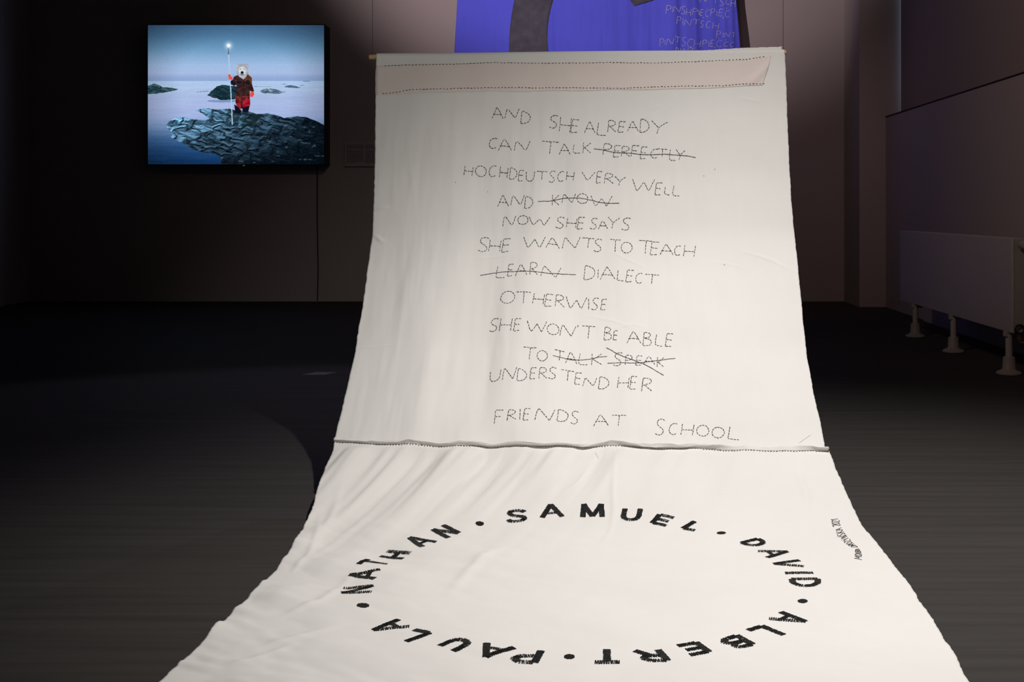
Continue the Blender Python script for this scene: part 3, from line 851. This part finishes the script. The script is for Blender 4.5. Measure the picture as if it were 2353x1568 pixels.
# raw cloth edge peeping over the dowel at the right
vs = []; fs = []; n = 60
for i in range(n + 1):
    t = i / n; x = 1590 + t * 207; top_y = np.interp(x, [1590, 1650, 1700, 1760, 1792, 1797], [118, 113.5, 110.5, 108.5, 107.5, 105.5]) + rng.uniform(-.5, .5)
    s = 551.; Yb = F / s + .034
    sb = F / Yb
    vs.append(((x - PX) / sb, Yb, CZ - (top_y - PY) / sb)); vs.append(((x - PX) / sb, Yb - .006, CZ - (128 - PY) / sb))
for i in range(n): fs.append((2 * i, 2 * i + 1, 2 * i + 3, 2 * i + 2))
o = obj_pd('raw_cloth_edge', vs, fs, M['cloth'], wb, True); s_ = o.modifiers.new('t', 'SOLIDIFY'); s_.thickness = .0015

# dowel and wires
sd = 550.5
c0 = ctr.mean(0)
b = MB(); dl = (848.5 - PX) / sd; dr = (1806 - PX) / sd
yd = float(ctr[:, 1].mean()) + RD + .001
zl = CZ - (131.5 - PY) / (F / yd); zr = CZ - (120.5 - PY) / (F / yd)
b.tube([(dl, yd, zl), (dl + .003, yd, zl), (dr - .003, yd, zr), (dr, yd, zr)], [.0095, .0110, .0105, .0095], 16)
b.build('dowel', M['wood'], wb, True)['label'] = 'pale wooden dowel'
for x, zz in ((856, zl), (1799.5, zr)):
    xx = (x - PX) / sd; b = MB(); b.tube([(xx, yd, zz), (xx, yd, ZC)], .0009, 6); b.build('hanging_wire', M['wire'], wb)

# seam allowance standing out along the join
nu = 420; us_ = np.linspace(seam_u[1] + .002, (1904 - PX) / np.interp(1042, yy, ss), nu)
xs_ = us_ * np.interp(1030, yy, ss) + PX


def flap(name, th_pts, len_pts, seed, m=M['cloth']):
    th = np.interp(xs_, [p[0] for p in th_pts], [p[1] for p in th_pts]) + 34 * fbm(us_ * 11, us_ * 0, seed, 4)
    lnn = np.interp(xs_, [p[0] for p in len_pts], [p[1] for p in len_pts]) * (1 + .45 * fbm(us_ * 17, us_ * 0, seed + 2, 3))
    a_ = seam(us_); base = surf(us_, a_, .0008)
    n_ = np.stack([us_ * 0, np.interp(a_, arcl, nd), np.interp(a_, arcl, nz_)], -1)
    tu = np.stack([us_ * 0, -np.interp(a_, arcl, td), -np.interp(a_, arcl, tz)], -1)
    R = []
    for q in np.linspace(0, 1, 7):
        ang_ = np.radians(np.clip(12 + (th - 12) * min(1, q * 1.7 + .25), 6, 172))
        prev = R[-1] if R else base
        R.append(base if q == 0 else prev + (n_ * np.sin(ang_)[:, None] + tu * np.cos(ang_)[:, None]) * (lnn / 6)[:, None])
    Vv = np.stack(R, 0); ix = np.arange(7 * nu).reshape(7, nu)
    q_ = np.stack([ix[:-1, :-1], ix[:-1, 1:], ix[1:, 1:], ix[1:, :-1]], -1).reshape(-1, 4)
    o = grid_mesh(name, Vv.reshape(-1, 3) - OFF, q_, m, wb)
    s_ = o.modifiers.new('t', 'SOLIDIFY'); s_.thickness = .0011; s_.offset = 0
    return o


flap('seam_flap', [(760, 75), (850, 82), (1000, 80), (1060, 95), (1150, 120), (1250, 138), (1350, 132), (1404, 72), (1440, 125), (1560, 138), (1640, 95), (1700, 16), (1800, 12), (1850, 70), (1905, 130)],
     [(760, .010), (850, .013), (1050, .014), (1250, .018), (1400, .016), (1500, .018), (1650, .016), (1800, .019), (1870, .017), (1905, .018)], 3)['label'] = 'raw seam edge curling outwards'
flap('seam_flap', [(760, 20), (1000, 25), (1100, 60), (1300, 78), (1404, 40), (1560, 70), (1700, 14), (1850, 20), (1905, 60)],
     [(760, .015), (950, .014), (1100, .013), (1300, .013), (1404, .017), (1600, .016), (1800, .018), (1905, .014)], 9)['label'] = 'raw seam edge lying upwards'
mb = MB(); stitch_path(mb, [(p[0], p[1] + 1.5) for p in SEAM[1:-1]], lambda x, y: place_ua(*px2ua(x, y), off=.0016), step=6.5, gap=3.2, w=.0020, h=.0010, jit=.5)
mb.build('seam_stitching', M['satin'], wb)['label'] = 'line of black dashed stitches'

# --- stitched text: zoomed coordinates of every letter box
Z4 = lambda x, y: (1040 + x * .28900, 210 + y * .28894)
Z5 = lambda x, y: (1040 + x * .29336, 580 + y * .29337)
LINES = [
    (Z4, 'AND', [(312, 402, 130, 222), (415, 530, 140, 222), (540, 622, 162, 260)]),
    (Z4, 'SHEALREADY', [(765, 842, 196, 298), (848, 945, 208, 335), (938, 1008, 232, 335), (1048, 1135, 245, 340), (1148, 1220, 255, 358), (1232, 1300, 236, 332), (1315, 1378, 246, 332), (1390, 1478, 243, 326), (1488, 1565, 226, 334), (1580, 1712, 240, 350)]),
    (Z4, 'CANTALK', [(285, 355, 373, 460), (362, 468, 376, 475), (487, 617, 395, 478), (710, 845, 402, 504), (846, 936, 420, 510), (955, 1018, 428, 500), (1030, 1102, 410, 502)]),
    (Z4, 'PERFECTLY', [(1195, 1270, 422, 512), (1278, 1338, 436, 530), (1340, 1410, 444, 528), (1418, 1488, 438, 528), (1490, 1550, 450, 545), (1572, 1635, 465, 542), (1625, 1710, 465, 530), (1722, 1775, 470, 560), (1775, 1850, 470, 558)]),
    (Z4, 'HOCHDEUTSCH', [(92, 165, 600, 682), (180, 268, 597, 684), (285, 350, 592, 684), (370, 440, 598, 692), (450, 515, 610, 702), (520, 570, 630, 715), (583, 655, 640, 722), (668, 755, 642, 712), (762, 820, 636, 732), (832, 890, 640, 725), (902, 968, 640, 718)]),
    (Z4, 'VERY', [(1028, 1135, 645, 720), (1142, 1192, 643, 735), (1205, 1280, 658, 740), (1290, 1378, 680, 760)]),
    (Z4, 'WELL', [(1430, 1608, 705, 806), (1608, 1670, 736, 834), (1682, 1728, 768, 832), (1748, 1805, 758, 842)]),
    (Z4, 'AND', [(356, 445, 822, 918), (460, 570, 826, 912), (572, 642, 842, 938)]),
    (Z4, 'KNOW', [(785, 848, 825, 915), (868, 980, 820, 895), (988, 1078, 822, 902), (1100, 1270, 835, 924)]),
    (Z4, 'NOWSHESAYS', [(395, 503, 990, 1076), (515, 603, 993, 1066), (608, 775, 1005, 1082), (818, 892, 1003, 1095), (902, 990, 1010, 1095), (990, 1055, 1010, 1104), (1090, 1155, 1013, 1105), (1158, 1235, 1030, 1104), (1235, 1330, 1003, 1100), (1340, 1418, 1013, 1116)]),
    (Z4, 'SHEWANTSTOTEACH', [(198, 290, 1157, 1273), (285, 385, 1172, 1272), (388, 465, 1172, 1278), (565, 740, 1166, 1268), (742, 850, 1166, 1258), (870, 1015, 1165, 1256), (1030, 1130, 1172, 1255), (1120, 1192, 1180, 1283),
                             (1250, 1338, 1186, 1290), (1338, 1430, 1210, 1300), (1480, 1590, 1195, 1305), (1570, 1645, 1208, 1312), (1648, 1755, 1222, 1312), (1760, 1818, 1235, 1318), (1835, 1932, 1230, 1328)]),
    (Z5, 'LEARN', [(338, 412, 105, 202), (430, 482, 98, 195), (492, 585, 103, 200), (605, 668, 98, 198), (690, 852, 123, 208)]),
    (Z5, 'DIALECT', [(1027, 1120, 108, 218), (1133, 1148, 135, 208), (1155, 1272, 118, 222), (1288, 1340, 150, 236), (1355, 1422, 153, 245), (1430, 1490, 175, 258), (1505, 1620, 183, 260)]),
    (Z5, 'OTHERWISE', [(375, 490, 316, 415), (500, 618, 330, 428), (628, 722, 340, 432), (722, 792, 345, 445), (803, 875, 343, 440), (888, 1052, 350, 450), (1060, 1072, 365, 450), (1085, 1148, 358, 455), (1160, 1212, 373, 456)]),
    (Z5, "SHEWON'TBEABLE", [(285, 362, 518, 622), (365, 470, 528, 635), (480, 540, 543, 640), (585, 740, 562, 652), (740, 835, 580, 668), (840, 965, 580, 670), (980, 984, 568, 592), (1012, 1120, 576, 678), (1185, 1248, 592, 694), (1258, 1298, 625, 698),
                            (1365, 1475, 628, 728), (1490, 1562, 636, 745), (1585, 1645, 655, 745), (1665, 1732, 645, 748)]),
    (Z5, 'TO', [(553, 660, 768, 868), (662, 745, 796, 880)]),
    (Z5, 'TALK', [(800, 880, 787, 868), (885, 975, 783, 882), (985, 1060, 793, 885), (1080, 1170, 795, 890)]),
    (Z5, 'SPEAK', [(1255, 1335, 795, 900), (1350, 1412, 820, 898), (1432, 1490, 825, 900), (1495, 1585, 822, 895), (1595, 1655, 830, 912)]),
    (Z5, 'UNDERSTENDHER', [(292, 380, 930, 1018), (390, 505, 925, 1020), (505, 585, 938, 1034), (605, 662, 930, 1018), (675, 742, 930, 1016), (748, 818, 925, 1018), (850, 955, 935, 1020), (955, 1015, 948, 1040), (1020, 1132, 985, 1055), (1142, 1228, 980, 1078),
                           (1290, 1385, 985, 1078), (1388, 1450, 985, 1088), (1480, 1560, 1000, 1104)]),
    (Z5, 'FRIENDSAT', [(325, 400, 1248, 1355), (428, 500, 1255, 1335), (525, 533, 1250, 1335), (553, 612, 1250, 1342), (645, 805, 1250, 1342), (818, 910, 1248, 1342), (922, 990, 1250, 1352), (1105, 1220, 1272, 1368), (1245, 1360, 1285, 1375)]),
    (Z5, 'SCHOOL', [(1585, 1665, 1316, 1448), (1692, 1762, 1348, 1442), (1788, 1892, 1348, 1445), (1910, 2010, 1360, 1450), (2030, 2130, 1375, 1462), (2155, 2245, 1372, 1476)]),
]
WORDS = ['AND', 'SHE', 'ALREADY', 'CAN', 'TALK', 'PERFECTLY', 'HOCHDEUTSCH', 'VERY', 'WELL', 'AND', 'KNOW', 'NOW', 'SHE', 'SAYS', 'SHE', 'WANTS', 'TO', 'TEACH', 'LEARN', 'DIALECT', 'OTHERWISE',
         'SHE', "WON'T", 'BE', 'ABLE', 'TO', 'TALK', 'SPEAK', 'UNDERSTEND', 'HER', 'FRIENDS', 'AT', 'SCHOOL']
glyphs = [(fz, ch, bxx) for fz, txt, boxes in LINES for ch, bxx in zip(txt, boxes)]
gi = 0
for word in WORDS:
    mb = MB()
    for fz, ch, bxx in glyphs[gi:gi + len(word)]:
        p0 = fz(bxx[0], bxx[2]); p1 = fz(bxx[1], bxx[3])
        letter(mb, ch, (p0[0], p1[0], p0[1], p1[1]), place_px, step=7.2, gap=1.8, w=.0026, h=.0012, jit=.35)
    gi += len(word)
    mb.build('stitched_word', M['thread'], wb)['label'] = 'dark running-stitch word ' + word.replace("'", '')
STRIKES = [
    (Z4, [(1122, 463), (1190, 472), (1280, 492), (1400, 500), (1500, 510), (1600, 514), (1680, 508), (1780, 516), (1880, 525), (1932, 537)]),
    (Z4, [(678, 886), (785, 880), (850, 862), (900, 853), (1000, 857), (1090, 870), (1160, 888), (1220, 897), (1325, 899)]),
    (Z5, [(213, 174), (280, 162), (360, 156), (450, 158), (550, 168), (650, 174), (760, 180), (860, 177), (967, 180)]),
    (Z5, [(785, 835), (850, 843), (915, 852), (1000, 848), (1080, 840), (1150, 826), (1210, 824)]),
    (Z5, [(1205, 755), (1280, 800), (1350, 835), (1440, 868), (1530, 905), (1600, 945), (1652, 975)]),
    (Z5, [(1212, 878), (1300, 875), (1400, 882), (1480, 880), (1570, 865), (1660, 850), (1745, 837)]),
]
for fz, pts in STRIKES:
    mb = MB(); stitch_path(mb, [fz(*p) for p in pts], place_px, step=9, gap=.3, w=.0027, h=.0015, jit=.25)
    mb.build('strike_line', M['thread'], wb)['label'] = 'stitched line crossing out a word'

# signature: letters along a curve, tops to the left
mb = MB()
Zs = lambda x, y: (1880 + x * .09569, 1170 + y * .09567)
base = [(1052, 1365), (1045, 1200), (985, 1095), (945, 1050), (830, 935), (720, 800), (645, 680), (560, 540), (528, 470), (512, 330), (455, 262)]
tops = [(868, 1330), (880, 1180), (880, 1100), (790, 1045), (690, 985), (590, 870), (455, 740), (400, 575), (340, 490), (315, 350), (290, 290)]
par = [0, .16, .30, .34, .45, .57, .68, .80, .85, .95, 1.0]


def sig_glyph(ch, t0, t1):
    for st in GL[ch]:
        pts = []
        for (gx_, gy_) in st:
            t = t0 + (t1 - t0) * gx_
            bx_ = np.interp(t, par, [p[0] for p in base]); by_ = np.interp(t, par, [p[1] for p in base])
            tx_ = np.interp(t, par, [p[0] for p in tops]); ty_ = np.interp(t, par, [p[1] for p in tops])
            pts.append(Zs(bx_ + (tx_ - bx_) * (1 - gy_), by_ + (ty_ - by_) * (1 - gy_)))
        stitch_path(mb, pts, place_px, step=3.6, gap=.5, w=.0021, h=.001, jit=.12)


def run(txt, t0, t1):
    wds = {'M': 1.4, 'I': .5}; tot = sum(wds.get(c, 1) for c in txt); t = t0
    for c in txt:
        w_ = wds.get(c, 1) / tot * (t1 - t0); sig_glyph(c, t, t + w_ * .82); t += w_


run('MONIKA', 0, .30)
run('DROZYNSKA', .335, .82)
run('2021', .845, 1.0)
for (x, y) in ((553, 862), (460, 770)):
    p = Zs(x, y); stitch_path(mb, [p, (p[0] + 1.6, p[1] + .4)], place_px, step=3, gap=.1, w=.003, h=.0012, jit=0)
mb.build('stitched_signature', M['satin'], wb)['label'] = 'small black stitched signature and year'

# --- satin-stitched ring of names
TH = .0172
Rz = lambda x, y: (1300 + x * .28571, 1120 + y * .28571)
Lz = lambda x, y: (720 + x * .28571, 1120 + y * .28571)


def A2(*p): return [tuple(q) for q in p]


# thick glyph centre lines in the unit box (x right, y up)
TG = {
    'S': [[(.95, .84), (.75, .98), (.45, 1), (.15, .92), (.06, .74), (.22, .58), (.55, .50), (.88, .38), (.96, .20), (.78, .04), (.45, 0), (.12, .06), (.02, .18)]],
    'A': [[(0, 0), (.5, 1)], [(.5, 1), (1, 0)], [(.22, .32), (.78, .32)]],
    'M': [[(0, 0), (.04, 1)], [(.04, 1), (.5, .05)], [(.5, .05), (.96, 1)], [(.96, 1), (1, 0)]],
    'U': [[(0, 1), (0, .38), (.10, .12), (.36, 0), (.64, 0), (.90, .12), (1, .38), (1, 1)]],
    'E': [[(0, 0), (0, 1)], [(.08, 1), (1, 1)], [(.08, .5), (.88, .5)], [(.08, 0), (1, 0)]],
    'L': [[(0, 1), (0, 0)], [(.1, 0), (1, 0)]],
    'D': [[(0, 0), (0, 1)], [(.08, 1), (.55, .98), (.88, .78), (1, .5), (.88, .22), (.55, .02), (.08, 0)]],
    'V': [[(0, 1), (.5, 0)], [(.5, 0), (1, 1)]],
    'I': [[(.5, 0), (.5, 1)]],
    'B': [[(0, 0), (0, 1)], [(.08, 1), (.62, .98), (.86, .80), (.72, .58), (.40, .52), (.08, .52)], [(.40, .52), (.80, .46), (1, .26), (.80, .03), (.08, 0)]],
    'R': [[(0, 0), (0, 1)], [(.08, 1), (.70, .98), (.94, .76), (.74, .52), (.08, .48)], [(.50, .48), (1, 0)]],
    'T': [[(.5, 0), (.5, .92)], [(0, 1), (1, 1)]],
    'P': [[(0, 0), (0, 1)], [(.08, 1), (.72, .98), (1, .74), (.76, .46), (.08, .42)]],
    'H': [[(0, 0), (0, 1)], [(1, 0), (1, 1)], [(.06, .5), (.94, .5)]],
    'N': [[(0, 0), (0, 1)], [(0, 1), (1, 0)], [(1, 0), (1, 1)]],
}
NAMES = [
    ('S', Lz, (1545, 302), (1730, 302), (1545, 183)), ('A', Lz, (1820, 265), (2025, 255), (1808, 148)), ('M', Rz, (115, 262), (315, 262), (118, 146)), ('U', Rz, (430, 290), (600, 298), (458, 178)),
    ('E', Rz, (667, 312), (820, 345), (742, 225)), ('L', Rz, (915, 350), (1050, 377), (1020, 284)),
    ('D', Rz, (1380, 470), (1490, 516), (1545, 430)), ('A', Rz, (1525, 540), (1620, 612), (1742, 516)), ('V', Rz, (1645, 626), (1685, 690), (1885, 620)), ('I', Rz, (1755, 722), (1756, 742), (2000, 719)),
    ('D', Rz, (1793, 768), (1800, 838), (2050, 768)),
    ('A', Rz, (1735, 1035), (1612, 1100), (2001, 1092)), ('L', Rz, (1590, 1145), (1440, 1192), (1782, 1224)), ('B', Rz, (1382, 1215), (1205, 1262), (1542, 1302)), ('E', Rz, (1062, 1268), (866, 1303), (1192, 1363)),
    ('R', Rz, (765, 1332), (520, 1340), (862, 1438)), ('T', Rz, (455, 1340), (205, 1343), (462, 1450)),
    ('P', Lz, (1867, 1352), (1630, 1352), (1805, 1462)), ('A', Lz, (1648, 1338), (1375, 1305), (1521, 1437)), ('U', Lz, (1310, 1310), (1165, 1256), (1125, 1388)), ('L', Lz, (970, 1228), (808, 1180), (760, 1306)), ('A', Lz, (800, 1162), (685, 1088), (527, 1215)),
    ('N', Lz, (478, 870), (492, 806), (213, 878)), ('A', Lz, (500, 774), (555, 700), (252, 775)), ('T', Lz, (557, 677), (652, 622), (340, 670)), ('H', Lz, (732, 594), (808, 546), (510, 570)), ('A', Lz, (870, 520), (1010, 460), (695, 461)), ('N', Lz, (1075, 430), (1192, 380), (938, 352)),
]


def satin(mb, pts, th, sp=.0027, w=.0020):
    """rows of slanted thread across a centre line given in cloth coordinates"""
    P = resample(pts, sp)
    for i, p in enumerate(P):
        q0 = P[max(i - 1, 0)]; q1 = P[min(i + 1, len(P) - 1)]; d = q1 - q0
        L = np.linalg.norm(d)
        if L < 1e-9: continue
        d /= L; n = np.array([-d[1], d[0]])
        hw = th / 2 * rng.uniform(.90, 1.10)
        sl = (.12 if i % 2 else -.06) * hw * rng.uniform(.4, 1.4)
        c = p + d * rng.uniform(-.0007, .0007)
        a = c - n * hw - d * sl; e = c + n * hw + d * sl
        pa, na = place_ua(a[0], a[1], .0012); pe, ne = place_ua(e[0], e[1], .0012)
        prism(mb, pa, pe, na, w * rng.uniform(.7, 1.35), .0012)
        if rng.random() < .55:
            a2 = c - n * hw * rng.uniform(.5, 1.0) + d * sl; e2 = c + n * hw * rng.uniform(.3, 1.0) - d * sl
            pa, na = place_ua(a2[0], a2[1], .0014); pe, ne = place_ua(e2[0], e2[1], .0014)
            prism(mb, pa, pe, na, w * .8, .0012)


for ch, fz, bl_, br_, tl_ in NAMES:
    c = [np.array(px2ua(*fz(*p))) for p in (bl_, br_, tl_)]
    ex_, ey_ = c[1] - c[0], c[2] - c[0]
    lx, ly = np.linalg.norm(ex_), np.linalg.norm(ey_)
    mx = min(.5, TH / 2 / lx); my = min(.5, TH / 2 / ly)
    if ch in 'AV': mx *= 1.0
    mb = MB()
    for st in TG[ch]:
        ins = []
        for (gx_, gy_) in st:
            X_ = mx + gx_ * (1 - 2 * mx) if ch != 'I' else .5
            Y_ = my * .55 + gy_ * (1 - 1.1 * my) if ch in 'AVNMUILT' and len(st) <= 2 else my + gy_ * (1 - 2 * my)
            ins.append(c[0] + ex_ * X_ + ey_ * Y_)
        satin(mb, ins, TH if ch != 'A' or st is not TG['A'][2] else TH * .75)
    mb.build('embroidered_letter', M['satin'], wb)['label'] = 'black embroidered letter %s of the ring of names' % ch
DOTS = [(Rz, 1250, 392, 35, 11), (Rz, 1905, 948, 38, 15), (Rz, 28, 1408, 42, 17), (Lz, 397, 988, 48, 18), (Lz, 1338, 305, 32, 16)]
for fz, x, y, rx, ry in DOTS:
    c = np.array(px2ua(*fz(x, y))); e1 = np.array(px2ua(*fz(x + rx, y))) - c; e2 = np.array(px2ua(*fz(x, y - ry))) - c
    mb = MB()
    for t in np.linspace(-.92, .92, 13):
        hh = math.sqrt(1 - t * t)
        for rep in range(2):
            a = c + e1 * (t + rng.uniform(-.05, .05)) - e2 * hh * rng.uniform(.85, 1.05); e = c + e1 * (t + rng.uniform(-.06, .12)) + e2 * hh * rng.uniform(.85, 1.05)
            pa, na = place_ua(a[0], a[1]); pe, _ = place_ua(e[0], e[1]); prism(mb, pa, pe, na, .0027, .0015)
    mb.build('embroidered_dot', M['satin'], wb)
# a few specks and loose threads on the cloth
SPECKS = [[(x, y), (x + rng.uniform(-1, 1), y + 2.5)] for (x, y) in ((1617, 406), (1643, 391), (1664, 611), (1047, 422), (1120, 440), (1650, 1008))]
HAIRS = [[(1836, 1022), (1850, 1012), (1862, 1004)], [(1367, 1040), (1372, 1046), (1376, 1051)]]
for pts in SPECKS + HAIRS:
    mb = MB(); stitch_path(mb, pts, place_px, step=5, gap=.05, w=.002 if pts in SPECKS else .0005, h=.0005, jit=0)
    mb.build('loose_thread', M['thread'], wb)
